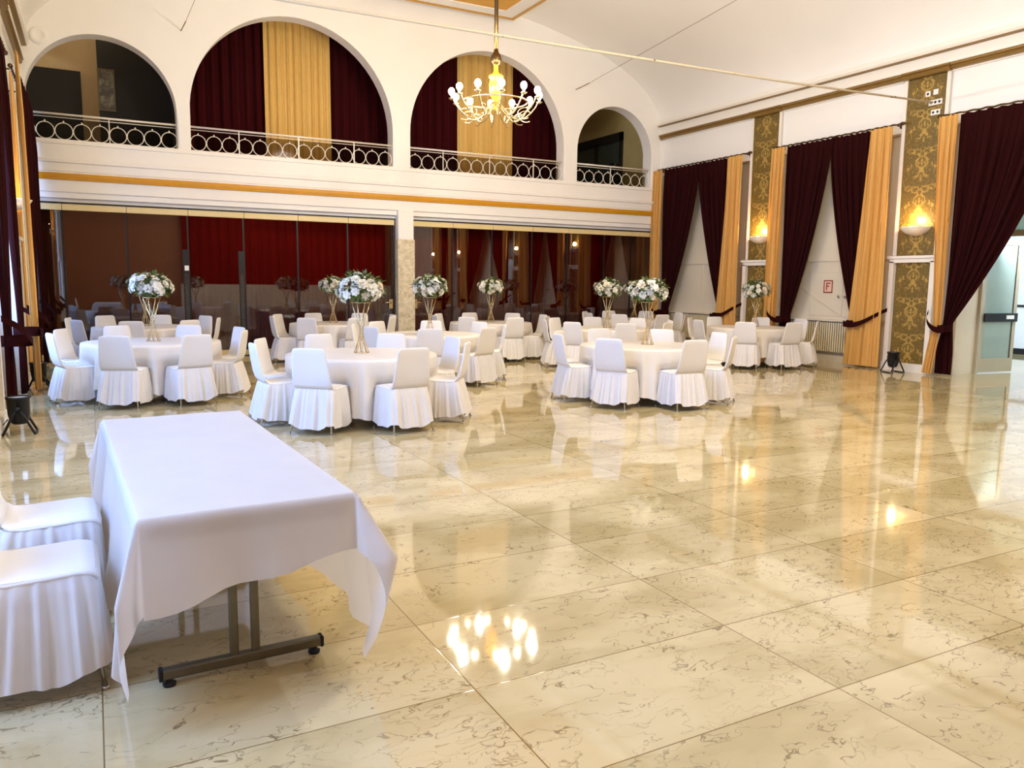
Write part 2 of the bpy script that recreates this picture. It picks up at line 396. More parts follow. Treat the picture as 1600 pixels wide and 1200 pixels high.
# side walls
def side_wall(side):
    f = (lambda x: x) if side == 'right' else mx
    def bx(B, x0, x1, *a):
        p, q = f(x0), f(x1); B.box(min(p, q), max(p, q), *a)
    W = MB()
    # recess back with openings
    for i, (ya, yb) in enumerate(BAYS):
        lo, hi = yb-.06, ya+.06; W.cur = 1
        if side == 'right':
            if i == 2:
                bx(W, 13.95, 14.3, 8.88, hi, 0, 4.6); bx(W, 13.95, 14.3, lo, 6.9, 0, 4.6); bx(W, 13.95, 14.3, 6.9, 8.88, 3.22, 4.6)
            else: bx(W, 13.95, 14.3, lo, hi, 0, 4.6)
        else:
            bx(W, 13.95, 14.3, lo, lo+.25, 0, 4.6); bx(W, 13.95, 14.3, hi-.25, hi, 0, 4.6)
            bx(W, 13.95, 14.3, lo+.25, hi-.25, 0, .95); bx(W, 13.95, 14.3, lo+.25, hi-.25, 4.3, 4.6)
        W.cur = 0; bx(W, 13.76, 14.3, lo, hi, 4.5, 5.95)
    for yc in PIL: bx(W, 13.72, 14.3, yc-.45, yc+.45, 0, 5.95)
    bx(W, 13.7, 14.3, BACK-.06, BACK+.4, 0, 5.95)
    bx(W, 13.7, 14.3, NEAR, -2.65, 0, 5.95); bx(W, 13.95, 14.3, BACK+.4, 22.7, 0, 8)
    struct(W.build('wall_'+side, [M['wall'], M['recess']]), f'{side} side wall with curtained bays between pilasters')
    # dado lines in the recesses
    T = MB()
    for i, (ya, yb) in enumerate(BAYS):
        if side == 'right' and i != 2:
            bx(T, 13.925, 13.95, yb, ya, 2.13, 2.19); bx(T, 13.935, 13.95, yb, ya, .9, .93)
            bx(T, 13.92, 13.95, yb, ya, 0, .14)
            k = (ya+yb)/2+.1
            if i == 0: bx(T, 13.94, 13.95, k-.015, k+.015, .93, 2.13)
    if side == 'right':
        bx(T, 13.92, 13.95, 8.9, 9.2, 0, .14)
        struct(T.build('baseboard_right', M['recess']), 'cream dado rails and baseboards inside the right bays')
    # cornice
    C = MB(); P = [(13.8, 5.42), (13.7, 5.42), (13.7, 5.55), (13.62, 5.56), (13.62, 5.76), (13.53, 5.78), (13.5, 5.82), (13.5, 5.9), (13.8, 5.95)]
    P = [(f(x), z) for x, z in P]
    C.extr(P, NEAR, BACK+.02, 'y', True)
    for yc in PIL: bx(C, 13.6, 13.7, yc-.47, yc+.47, 5.5, 5.56)
    struct(C.build('trim_5' if side == 'right' else 'trim_6', M['trimw']), f'white cornice along the {side} wall')
    G = MB()
    G.extr([(f(x), z) for x, z in [(13.7, 5.44), (13.64, 5.445), (13.62, 5.47), (13.63, 5.50), (13.6, 5.51), (13.6, 5.545), (13.7, 5.56)]], NEAR, BACK-.02, 'y', True)
    for yc in PIL:
        G.extr([(f(x), z) for x, z in [(13.68, 5.425), (13.6, 5.43), (13.575, 5.47), (13.6, 5.51), (13.57, 5.515), (13.57, 5.55), (13.68, 5.56)]], yc-.47, yc+.47, 'y', True)
    G.extr([(f(x), z) for x, z in [(13.62, 5.755), (13.545, 5.765), (13.535, 5.79), (13.62, 5.795)]], NEAR, BACK-.02, 'y', True)
    struct(G.build('trim_7' if side == 'right' else 'trim_8', M['brown']), f'brown gilt mouldings on the {side} cornice')
    # pilasters with damask panels
    for k, yc in enumerate(PIL):
        F = MB()
        for s in (-1, 1):
            y0 = yc+s*.385; y1 = yc+s*.45; bx(F, 13.68, 13.73, min(y0, y1), max(y0, y1), 2.2, 5.43)
            y1 = yc+s*.47; y0 = yc+s*.375; bx(F, 13.62, 13.73, min(y0, y1), max(y0, y1), .16, 2.08)
        bx(F, 13.62, 13.73, yc-.47, yc+.47, 2.06, 2.14); bx(F, 13.585, 13.73, yc-.5, yc+.5, 2.14, 2.185); bx(F, 13.6, 13.73, yc-.485, yc+.485, 0, .16)
        fr = struct(F.build(f'trim_{(20 if side=="right" else 30)+k}', M['trimw']), f'white framed pilaster on the {side} wall, number {k+1} from the back' if False else None)
        for z0, z1 in ((2.185, 5.43), (.16, 2.06)):
            q = MB(); q.add([(0, -.385, z0), (0, .385, z0), (0, .385, z1), (0, -.385, z1)], [(0, 3, 2, 1) if side == 'right' else (0, 1, 2, 3)])
            q.build('wallpaper_panel', M['damask'], fr, (f(13.70), yc, 0))
side_wall('right'); side_wall('left')

# wall behind the camera (its reflection shows in the glass)
b = MB(); b.box(-1.6, 14.3, NEAR-.3, NEAR, 0, 8.3)
struct(b.build('wall_rear', plain('brown_rear_wall', srgb(176,120,84), .8)), 'plain wall behind the viewpoint')
b = MB(); b.grid(lambda u, v: (3.6+9.4*u, NEAR+.25+.05*sin(u*150), 1.4+3.6*v), 220, 2)
struct(b.build('trim_40', M['redback']), 'red drapery on the rear wall')
b = MB(); b.box(3.5, 13.2, NEAR, NEAR+.5, 0, 1.4)
for i in range(48): b.box(3.55+i*.2, 3.66+i*.2, NEAR+.5, NEAR+.52, .1, 1.3)
struct(b.build('trim_41', M['recess']), 'ribbed cream dado on the rear wall')

# rooms behind the back wall
b = MB()
b.box(-1.3, 13.95, BACK+.55, 20.8, 3.95, 4.1)       # gallery floor
b.box(-1.3, 13.95, BACK+.36, 20.8, 7.6, 7.75)
b.box(-1.3, 11.2, 19.6, 19.8, 4.1, 7.6)
b.box(1.72, 1.84, BACK+.36, 19.6, 4.1, 7.6)
b.box(11.2, 11.3, 19.6, 22.5, 4.1, 7.6); b.box(11.2, 13.95, 22.5, 22.7, 4.1, 7.6); b.box(11.2, 13.95, 19.6, 22.7, 3.95, 4.1); b.box(11.2, 13.95, 19.6, 22.7, 7.6, 7.75)
struct(b.build('wall_gallery', M['beige']), 'dim walls of the gallery behind the arches')
b = MB(); b.box(11.14, 11.26, BACK+.36, 19.6, 4.1, 7.6)
struct(b.build('trim_46', M['velvet_up']), 'dark partition between the two right gallery arches')
b = MB(); b.box(13.9, 13.96, BACK+.36, 22.5, 4.1, 7.6)
struct(b.build('trim_47', M['olive']), 'olive side wall of the right gallery bay')
b = MB(); b.box(-.98, .02, 19.5, 19.6, 4.1, 5.92)
struct(b.build('door_2', M['dark']), 'dark doorway at the back of the left gallery bay')
b = MB(); b.box(.33, 1.72, 18.9, 19.0, 4.1, 7.6); b.box(1.7, 1.72, 17.7, 18.9, 4.1, 7.6)
struct(b.build('trim_42', M['dark']), 'dark panel in the left gallery bay')
b = MB(); b.box(-1.3, 13.95, 18.5, 18.7, 0, 3.95)
struct(b.build('wall_foyer', M['recess']), 'cream wall behind the glass partition')

# ---------------------------------------------------------------- curtains
def drape(B, X, dirx, zs, yl, yr, amp, n, nu=90, nz=40, phase=0):
    """pleated sheet; yl(t), yr(t): edges for t 0 (top) .. 1 (floor)"""
    z0, z1 = zs
    def fn(u, v):
        a, c = yl(v), yr(v); w = abs(c-a)
        ph = 2*pi*n*u+phase
        am = amp*min(1.3, .55+.45*w/.9)*(.35+.65*min(1, v*6))
        xx = X-dirx*(am*(sin(ph)+.35*sin(2.3*ph+1.2)+.3*sin(.41*ph+v*3)))
        return (xx, lerp(a, c, u)+.012*sin(ph*1.7+v*4), lerp(z0, z1, v)+.008*sin(ph))
    B.grid(fn, nu, nz)
ORD = ['farthest', 'second', 'third', 'fourth', 'fifth']
def bay_curtains(side, i, ya, yb, full=True):
    f = (lambda x: x) if side == 'right' else mx
    dx = 1 if side == 'right' else -1
    L = ya-yb; mid = (ya+yb)/2+.03
    zt, zb, ztie = 4.6, .04, .98
    bayname = f'{["corner", "middle", "door", "nearer", "nearest"][i]} bay of the {side} wall'
    if side == 'right' and i == 2: bayname = 'bay with the open glass door'
    T = (zt-ztie)/(zt-zb)
    # rod
    rod = thing('curtain_rod', f'twisted bronze curtain rod over the {bayname}', 'curtain rod', (f(13.6), (ya+yb)/2, 4.645))
    B = MB(); B.tube([(.006*sin(k*.9), -L/2-.04+(L+.08)*k/120, .006*cos(k*.9)) for k in range(121)], .017, 6); B.build('pole', M['bronze'], rod)
    for s in (-1, 1):
        B = MB(); B.lathe([(0, 0), (.03, .01), (.036, .04), (.02, .06), (.03, .075), (.018, .1), (0, .11)] if s > 0 else [(0, 0), (.03, -.01), (.036, -.04), (.02, -.06), (.03, -.075), (.018, -.1), (0, -.11)], 10, (0, s*(L/2+.03), 0), axis='y')
        B.build('finial', M['bronze'], rod)
    for yy in (-L/2+.05, .02, L/2-.05):
        B = MB(); B.tube([(dx*.16, yy, -.02), (dx*.02, yy, -.02)], .012, 6); B.lathe([(.012, 0), (.045, 0), (.045, .012), (.012, .012)], 12, (dx*.14, yy, -.02), axis='x'); B.build('bracket', M['bronze'], rod)
    for end in ('far', 'near'):
        if side == 'right' and i > 3: pass
        far = end == 'far'
        e = ya if far else yb; s = -1 if far else 1        # s: direction into the bay
        wg = .36 if far else .5
        pos = 'left' if (far == (side == 'right')) else 'right'
        # gold curtain
        nogold = side == 'left' and (i, end) in ((0, 'far'), (1, 'near'))
        if nogold: wg = .06
        B = MB()
        gw = (lambda v: e+s*(.0-.02*v)) ; gi = (lambda v: e+s*(wg+(.0 if far else .28)*v**1.5))
        if side == 'right' and i == 2 and far:
            gi = lambda v: e+s*(lerp(wg, .34, v/T) if v < T else lerp(.34, .22, (v-T)/(1-T))); gw = lambda v: e+s*(lerp(0, .2, (v/T)**1.3) if v < T else lerp(.2, .05, (v-T)/(1-T)))
        drape(B, f(13.455 if (side, i) != ('left', 0) else 13.62), dx, (zt, zb), gw, gi, .04, 5, 60, 30, i)
        if not nogold: tag(B.build('gold_curtain', M['gold']), f'pale gold side curtain at the {pos} edge of the {bayname}', 'curtain', 'gold side curtains')
        # velvet curtain
        top_o = e+s*(wg-.06); top_i = mid+s*.03
        if side == 'right' and i == 2: tie_o, tie_i, bo, bi = e+s*.28, e+s*.46, e+s*.18, e+s*.5
        else:
            tie_o, tie_i, bo, bi = (e+s*.36, e+s*.62, e+s*.3, e+s*.72) if far else (e+s*.55, e+s*.78, e+s*.52, e+s*.86)
        def edge(a, c, d, pw):
            def fn(v):
                if v < T:
                    t = v/T; k = t**pw
                    return lerp(a, c, k)
                t = (v-T)/(1-T); return lerp(c, d, sstep(min(1, t*1.6)))
            return fn
        vel = thing('velvet_curtain', f'tied dark red velvet curtain, {pos} in the {bayname}', 'curtain', (f(13.6), e, 0), 0, 'tied dark velvet curtains')
        B = MB(); drape(B, f(13.6 if (side, i) != ('left', 0) else 13.52), dx, (zt+.02, zb), edge(top_o, tie_o, bo, 1.1), edge(top_i, tie_i, bi, 1.5), .035, 9, 120, 50, i*2)
        B.build('drape', M['velvet'], vel, (-f(13.6), -e, 0))
        B = MB()
        hook = e-s*.02
        def st(u, v):
            t = u; y = lerp(tie_i+s*.01, hook, t); x = f(lerp(13.365, 13.60, t**6)) - dx*.02*sin(pi*t)
            z = .86+.3*t*t+ (v-.5)*lerp(.12, .07, t) - .05*sin(pi*t)
            return (x, y, z)
        B.grid(st, 20, 4)
        B.grid(lambda u, v: (f(13.53)+.165*cos(2*pi*u)*1.0, (tie_o+tie_i)/2+(abs(tie_o-tie_i)/2+.015)*sin(2*pi*u), .81+.12*v), 20, 3, cu=True)
        B.build('tieback', M['velvet'], vel, (-f(13.6), -e, 0))
for i, (ya, yb) in enumerate(BAYS[:4]): bay_curtains('right', i, ya, yb)
for i, (ya, yb) in enumerate(BAYS[:2]): bay_curtains('left', i, ya, yb)

# gallery curtains in the two middle arches
def wide_drape(x0, x1, y, z0, z1, amp, n, nu, ph=0):
    B = MB(); B.grid(lambda u, v: (lerp(x0, x1, u), y+amp*(sin(2*pi*n*u+ph)+.4*sin(2*pi*n*2.37*u+1)+.2*sin(2*pi*n*.37*u+v)), lerp(z0, z1, v)), nu, 6)
    return B
for a, (x0, g0, g1, x1) in enumerate(((1.86, 3.60, 5.08, 6.9), (5.8, 8.28, 9.84, 11.13))):
    nm = 'large left' if a == 0 else 'large right'
    for s, (p, q) in (('left', (x0, g0+.05)), ('right', (g1-.05, x1))):
        if a == 0 and s == 'right': q = 6.84
        if a == 1 and s == 'left': p = 6.88
        tag(wide_drape(p, q, 18.65, 4.12, 7.55, .05, (q-p)/.24, int((q-p)*60)).build('velvet_curtain', M['velvet_up']), f'dark red curtain at the {s} behind the {nm} gallery arch', 'curtain', 'gallery velvet curtains')
    tag(wide_drape(g0, g1, 18.52, 4.12, 7.55, .035, 8, 140, a).build('gold_curtain', M['gold_up']), f'pale gold curtain in the middle of the {nm} gallery arch', 'curtain', 'gallery gold curtains')
# red backcloths behind the glass
tag(wide_drape(1.75, 6.35, 18.1, .02, 3.9, .03, 22, 320).build('backdrop_curtain', M['redback']), 'red curtain behind the left half of the glass partition', 'curtain')
tag(wide_drape(6.45, 12.85, 18.1, .02, 3.9, .03, 30, 420).build('backdrop_curtain', M['redback']), 'deep red curtain behind the right half of the glass partition', 'curtain')
b = MB(); b.box(-.95, 1.78, 18.15, 18.2, 0, 3.9)
struct(b.build('trim_43', plain('brown_panel', srgb(120,72,44), .6)), 'brown panelling behind the leftmost glass')

# ---------------------------------------------------------------- gallery railings
NAMES = ['leftmost small arch', 'large left arch', 'large right arch', 'rightmost small arch']
POSTS = [[.455], [2.84, 4.06, 5.27], [7.4, 8.61, 9.82], [12.14]]
for k, (a0, a1, sp) in enumerate(ARCH):
    yy = BACK+.1
    R = thing('gallery_railing', f'white ring-patterned railing across the {NAMES[k]}', 'railing', (a0, yy, SILL), 0, 'gallery railings')
    W = a1-a0
    B = MB(); B.tube([(0, 0, .47), (W, 0, .47)], .02, 8); B.tube([(0, .02, .415), (W, .02, .415)], .008, 6); B.build('handrail', M['rail'], R)
    n = round(W/.304); 
    if k == 0: n = 9
    p = W/n if k != 0 else .304
    for j in range(n):
        cx = (j+.5)*p - (.15 if k == 0 else 0); r = p/2-.005
        if k == 0 and j == 0: cx = 0.0
        a = [(cx+r*cos(t), 0, .165+r*1.03*sin(t)) for t in [2*pi*q/28 for q in range(28)]]
        if cx-r < 0: a = [(max(0.0, x), y, z) for x, y, z in a]
        B = MB(); B.tube(a, .0085, 6, closed=True); B.lathe([(0, 0), (.014, .006), (.016, .018), (.01, .03), (0, .034)], 8, (cx, 0, .165+r*1.03+.004)); B.build('ring', M['rail'], R)
    for x in POSTS[k]:
        B = MB(); B.box(x-a0-.009, x-a0+.009, -.009, .009, .0, .47); B.build('post', M['rail'], R)
    B = MB(); B.box(.08, W-.08, .05, .056, .02, .4); B.build('smoked_panel', M['smoke'], R)

# gallery details
pf = thing('picture_frame', 'dim framed portrait picture on the dark panel behind the leftmost arch', 'picture', (.48, 18.86, 5.05))
B = MB()
for x0, x1, z0, z1 in ((-.16, -.13, 0, .84), (.13, .16, 0, .84), (-.13, .13, 0, .03), (-.13, .13, .81, .84)): B.box(x0, x1, -.0, .035, z0, z1)
B.build('frame', plain('brown_frame', srgb(92,72,40), .5), pf)
B = MB(); B.box(-.13, .13, .015, .03, .03, .81); B.build('picture', M['pict'], pf)
b = MB()
for y0, y1, z0, z1 in ((19.3, 19.42, 4.15, 6.0), (20.55, 20.68, 4.15, 5.8), (21.9, 22.0, 4.15, 5.8), (19.3, 22.0, 5.75, 6.0)): b.box(13.84, 13.92, y0, y1, z0, z1)
w = struct(b.build('window_20', M['dark']), 'dark framed window behind the rightmost arch')
b = MB(); b.box(13.88, 13.895, 19.42, 21.9, 4.15, 5.75); b.build('pane', plain('dusk_pane', srgb(60,72,66), .15), w)
# small loudspeaker standing in the rightmost gallery bay
sp = thing('loudspeaker', 'small black loudspeaker standing in the rightmost gallery arch', 'speaker', (12.98, 18.4, 4.1), .3)
B = MB(); B.bbox(-.13, .13, -.1, .1, .42, .82, .015); B.build('cabinet', M['black'], sp)
B = MB(); B.lathe([(.11, 0), (.1, .02), (.016, .03), (.016, .42), (0, .42)], 12); B.build('stand', M['black'], sp)
# ---------------------------------------------------------------- glass partition
JX_L = [-.95, -.424, .677, 1.80, 2.887, 4.008, 5.115, 6.19]
JX_R = [6.64, 7.658, 8.717, 9.833, 10.875, 12.03, 12.90, 13.62]
PY = BACK+.12
words = ['first', 'second', 'third', 'fourth', 'fifth', 'sixth', 'seventh']
for half, J in (('left', JX_L), ('right', JX_R)):
    for i in range(7):
        x0, x1 = J[i]+.004, J[i+1]-.004; w = x1-x0
        G = thing('glass_panel', f'{words[i]} tall glass panel from the left in the {half} half of the partition', 'glass panel', (x0, PY, 0), 0, 'folding glass partition panels')
        B = MB(); B.bbox(0, w, -.03, .03, 2.88, 3.0, .004); B.build('header_rail', M['header'], G)
        B = MB(); B.bbox(0, w, -.03, .03, .015, .13, .004); B.build('bottom_rail', M['header'], G)
        B = MB(); B.add([(0, 0, .13), (w, 0, .13), (w, 0, 2.88), (0, 0, 2.88)], [(0, 1, 2, 3)]); B.build('pane', M['glass'], G)
        B = MB(); B.box(w-.03, w, -.014, .014, .13, 2.88); B.build('stile', M['black'], G)
        if (half, i) in (('left', 2), ('left', 3)):  # strip, plate and dots imitate a reflection in the glass, modelled as shapes
            B = MB(); B.box(w-.13, w-.03, -.012, -.004, .3, 2.2); B.build('reflected_strip', M['black'], G)
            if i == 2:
                B = MB(); B.box(w-.1, w-.02, -.018, -.012, 1.78, 1.88); B.build('reflected_plate', M['plastic'], G)
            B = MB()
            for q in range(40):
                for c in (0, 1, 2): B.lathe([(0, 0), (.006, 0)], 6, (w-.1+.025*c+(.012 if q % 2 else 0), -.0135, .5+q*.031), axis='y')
            B.build('reflected_dots', M['chrome'], G)
        if (half, i) in (('left', 6), ('right', 0)):
            hx = w-.1 if half == 'left' else .05; d = -1 if half == 'left' else 1
            B = MB(); B.bbox(hx-.045, hx+.045, -.05, -.015, .98, 1.2, .005); B.build('lock_plate', M['brass'], G)
            B = MB(); B.tube([(hx, -.05, 1.12), (hx, -.09, 1.12), (hx+d*.16, -.095, 1.12)], .012, 8); B.build('lever_handle', M['brass'], G)
b = MB(); b.box(-1.0, 6.2, PY-.05, PY+.05, 0, .014); b.box(6.63, 13.65, PY-.05, PY+.05, 0, .014); b.box(-1.0, 6.2, PY-.04, PY+.04, 3.0, 3.03); b.box(6.63, 13.65, PY-.04, PY+.04, 3.0, 3.03)
struct(b.build('trim_44', M['black']), 'dark tracks of the folding glass partition')

# ---------------------------------------------------------------- coffered ceiling panel
b = MB(); X0, X1, Y0, Y1, ZC = 3.67, 9.05, 6.4, 17.08, 7.72
def frame(B, i0, i1, z0, z1):
    B.box(X0+i0, X0+i1, Y0+i0, Y1-i0, z0, z1); B.box(X1-i1, X1-i0, Y0+i0, Y1-i0, z0, z1)
    B.box(X0+i1, X1-i1, Y0+i0, Y0+i1, z0, z1); B.box(X0+i1, X1-i1, Y1-i1, Y1-i0, z0, z1)
frame(b, .07, .42, ZC-.0, 8.2); cof = struct(b.build('trim_9', M['ceil']), 'white border of the ceiling coffer')
b = MB(); frame(b, 0, .08, ZC-.02, 7.95); struct(b.build('trim_10', M['gilt']), 'gilt outer edge of the ceiling coffer')
b = MB(); b.box(X0+.42, X1-.42, Y0+.42, Y1-.42, ZC+.02, ZC+.06); struct(b.build('trim_11', M['coffer']), 'golden panel in the ceiling coffer')

# ---------------------------------------------------------------- chandelier
CHX, CHY, CHZ = 5.97, 11.85, 4.5
ch = thing('chandelier', 'brass twelve-armed chandelier with lit bulbs hanging on a long rod', 'chandelier', (CHX, CHY, CHZ))
B = MB(); B.tube([(0, 0, .84), (0, 0, ZC+.02-CHZ)], .032, 10); B.build('rod', M['bronze'], ch)
B = MB(); B.lathe([(0, .59), (.045, .6), (.08, .64), (.095, .69), (.08, .745), (.045, .79), (.03, .85), (0, .86)], 18); B.build('ball', M['bronze'], ch)
B = MB(); B.lathe([(0, -.12), (.03, -.1), (.05, -.05), (.03, 0), (.045, .06), (.08, .1), (.11, .2), (.115, .3), (.095, .38), (.12, .4), (.12, .43), (.06, .46), (.035, .5), (.035, .6)], 18); B.build('vase_body', plain('amber_glass', srgb(226,150,40), .3, 0, var=.05), ch)
B = MB(); B.tube([(.52*cos(2*pi*q/48), .52*sin(2*pi*q/48), .02) for q in range(48)], .014, 6, closed=True); B.build('hoop', M['brass'], ch)
arm = MB(); pts = []
for q in range(25):
    t = q/24
    r = .05+.67*t; z = .02-.26*sin(pi*min(1, t*1.02))**1.0*(1 if t > .0 else 0)+(.0 if t < .9 else (t-.9)*.5)
    pts.append((r, 0, z))
arm.tube(pts, .013, 6)
arm.tube([(.5+.09*cos(a)*1.3, 0, -.19+.09*sin(a)) for a in [pi*.2+1.5*pi*q/16 for q in range(17)]], .008, 6)
cup = MB(); cup.lathe([(0, .02), (.035, .03), (.05, .05), (.03, .055), (.018, .06), (.018, .1), (0, .1)], 12, (.72, 0, 0))
bul = MB(); bul.lathe([(0, .095), (.025, .1), (.045, .125), (.052, .155), (.045, .185), (.022, .21), (0, .215)], 12, (.72, 0, 0))
for q in range(12):
    rz = 2*pi*(q+.35)/12
    if q == 0:
        A0 = arm.build('arm', M['brass'], ch); C0 = cup.build('candle_cup', M['brass'], A0); B0 = bul.build('bulb', M['bulb'], A0)
        A0.rotation_euler.z = rz
    else:
        A1 = A0.copy(); COL.objects.link(A1); A1.parent = ch; A1.rotation_euler.z = rz
        for o in (C0, B0):
            c = o.copy(); COL.objects.link(c); c.parent = A1

# tie rod and wires under the vault
B = MB(); B.tube([(13.68, 9.5, 4.94), (10, 9.56, 4.86), (6.4, 9.6, 4.83), (2.3, 9.62, 4.79), (-.96, 9.63, 4.78)], .019, 8)
tag(B.build('tie_rod', M['tie']), 'thin white tie rod with peeling paint spanning the hall', 'tie rod')
B = MB(); B.tube([(10.96, BACK, 6.42), (10.96, BACK-.6, 6.45)], .010, 6); B.tube([(10.96, BACK-.6, 6.45), (10.6, 8, 7.05), (10.2, 0, 7.3)], .005, 5)
tag(B.build('wire', M['brown']), 'thin wire running from the back wall right of the chandelier', 'wire')
B = MB(); B.tube([(1.8, BACK, 6.43), (1.85, BACK-.4, 6.5)], .01, 6); B.tube([(1.85, BACK-.4, 6.5), (2.2, 8, 7.05), (2.6, 0, 7.3)], .005, 5)
tag(B.build('wire', M['brown']), 'thin wire running from the back wall above the left arches', 'wire')
B = MB(); B.lathe([(.16, 0), (.15, -.03), (.1, -.05), (.09, -.04), (0, -.04)], 20, (-.62, BACK, 5.98), axis='y')
tag(B.build('wall_vent', M['wall']), 'round white vent cap above the leftmost arch', 'vent')

# ---------------------------------------------------------------- sconces, sockets, cabinet, radiators
def sconce(side, yc, label):
    f = (lambda x: x) if side == 'right' else mx
    d = -1 if side == 'right' else 1
    S = thing('wall_sconce', label, 'wall lamp', (f(13.70), yc, 2.55), 0, 'half-bowl wall lamps')
    a0 = pi/2 if d < 0 else -pi/2
    B = MB(); B.lathe([(.0, 0), (.1, .012), (.19, .05), (.25, .1), (.29, .16), (.28, .165), (.24, .11), (.18, .065), (0, .02)], 20, (0, 0, 0), a0, a0+pi); B.build('glass_bowl', M['bowl'], S)
    B = MB(); B.box(min(0, d*.02), max(0, d*.02), -.06, .06, .02, .2); B.build('back_plate', M['brass'], S)
    B = MB(); B.lathe([(0, .06), (.015, .07), (.028, .1), (.028, .13), (0, .16)], 10, (d*.1, 0, 0)); B.build('bulb', emis('sconce_bulb', (1, .75, .4, 1), 12), S)
    L = bpy.data.lights.new('sconce_light', 'POINT'); L.energy = 22; L.color = (1, .68, .32); L.shadow_soft_size = .06
    lo = bpy.data.objects.new('sconce_light', L); COL.objects.link(lo); lo.location = (f(13.70)+d*.13, yc, 2.84)
PN = ['farthest', 'second', 'third', 'nearest']
for k in range(4): sconce('right', PIL[k], f'glowing half-bowl lamp on the {["farther visible", "nearer visible", "third", "fourth"][k]} right pilaster' if k < 2 else f'glowing half-bowl lamp on the {["", "", "third", "fourth"][k]} right pilaster beyond the door')
sconce('left', PIL[0], 'half-bowl lamp on the left wall pilaster between the curtains')

sk = [('single socket plate, left of the blank plate high on the right pilaster', [9.602], 5.106, 1), ('blank white plate high on the right pilaster', [9.45], 5.117, 0),
      ('triple socket plate high on the right pilaster', [9.525, 9.445, 9.365], 4.936, 1), ('double socket plate, lowest on the right pilaster', [9.472, 9.388], 4.758, 1)]
for lab, ys, z, holes in sk:
    S = thing('socket_plate', lab, 'socket', (13.7, sum(ys)/len(ys), z), 0, 'socket plates on the pilaster')
    w = .042*len(ys)+.006; c = sum(ys)/len(ys)
    B = MB(); B.bbox(-.014, 0, -w, w, -.048, .048, .004); B.build('plate', M['plastic'], S)
    if holes:
        for y in ys:
            B = MB(); B.lathe([(0, -.015), (.022, -.015), (.024, -.0135)], 12, (0, y-c, 0), axis='x'); B.build('socket', M['black'], S)

# hydrant cabinet with F sign
cab = thing('hydrant_cabinet', 'cream wall cabinet with two flush doors behind the tied curtains', 'cabinet', (13.95, 11.55, .96))
B = MB(); B.box(-.02, 0, .68, .72, 0, .95); B.box(-.02, 0, -.66, -.62, 0, .78); B.box(-.02, 0, -.66, .72, -.03, 0); B.box(-.02, 0, -.17, .72, .93, .97); B.box(-.02, 0, -.66, -.17, .76, .8); B.build('frame', M['recess'], cab)
d1 = MB(); d1.bbox(-.018, 0, -.165, .68, .005, .93, .004); dd = d1.build('door', M['recess'], cab)
kb = MB(); kb.lathe([(.012, 0), (.014, -.02), (.03, -.025), (.03, -.035), (0, -.04)], 12, (-.018, -.09, .43), axis='x'); kb.build('knob', M['chrome'], dd)
d1 = MB(); d1.bbox(-.018, 0, -.62, -.175, .005, .76, .004); dd = d1.build('door', M['recess'], cab)
kb = MB(); kb.lathe([(.012, 0), (.014, -.02), (.03, -.025), (.03, -.035), (0, -.04)], 12, (-.018, -.25, .42), axis='x'); kb.build('knob', M['chrome'], dd)
sg = thing('fire_sign', 'small square sign with a red letter F on the cabinet door', 'sign', (13.93, 11.755, 1.46))
B = MB(); B.bbox(-.008, 0, -.115, .115, 0, .27, .002); B.build('plate', plain('pale_pink_plate', srgb(232,200,178), .4), sg)
B = MB()
for y0, y1, z0, z1 in ((-.115, .115, 0, .022), (-.115, .115, .248, .27), (-.115, -.093, 0, .27), (.093, .115, 0, .27)): B.box(-.011, -.008, y0, y1, z0, z1)
B.build('border', M['redp'], sg)
B = MB()
for y0, y1, z0, z1 in ((.025, .05, .055, .215), (-.05, .025, .19, .215), (-.03, .025, .13, .153)): B.box(-.011, -.008, y0, y1, z0, z1)
B.build('letter', M['redp'], sg)
B = MB(); B.tube([(13.935, 12.45, 1.55), (13.92, 12.2, 1.4), (13.92, 11.4, .98), (13.93, 11.1, .9)], .006, 5)
tag(B.build('cable', M['recess']), 'thin cream cable sagging across the cabinet doors', 'cable')
def radiator(y0, y1, lab):
    R = thing('radiator', lab, 'radiator', (13.92, (y0+y1)/2, .2), 0, 'ribbed radiators under the right bays')
    w = (y1-y0)/2
    B = MB(); n = int(2*w/.055)
    B.extr([(-.03+(.012 if q % 2 else 0), 0) for q in range(2)], 0, .01, 'y')
    prof = []
    for q in range(n):
        y = -w+q*2*w/n
        prof += [(-.09, y), (-.105, y+.012), (-.105, y+.03), (-.09, y+.042)]
    m = len(prof)
    B.add([(x, y, .02) for x, y in prof]+[(x, y, .64) for x, y in prof], [(i, i+1, m+i+1, m+i) for i in range(m-1)], True)
    B.box(-.09, -.02, -w, w, .02, .64); B.build('ribbed_panel', plain('radiator_cream', srgb(228,212,172), .4), R)
    B = MB(); B.bbox(-.14, .02, -w-.03, w+.03, .66, .7, .006); B.build('shelf', M['recess'], R)
    B = MB(); B.box(-.05, .03, -w+.1, -w+.14, -.2, .1); B.box(-.05, .03, w-.14, w-.1, -.2, .1); B.build('foot', M['recess'], R)
radiator(10.55, 12.75, 'long cream ribbed radiator under the hydrant cabinet'); radiator(14.4, 16.9, 'cream ribbed radiator in the corner bay')

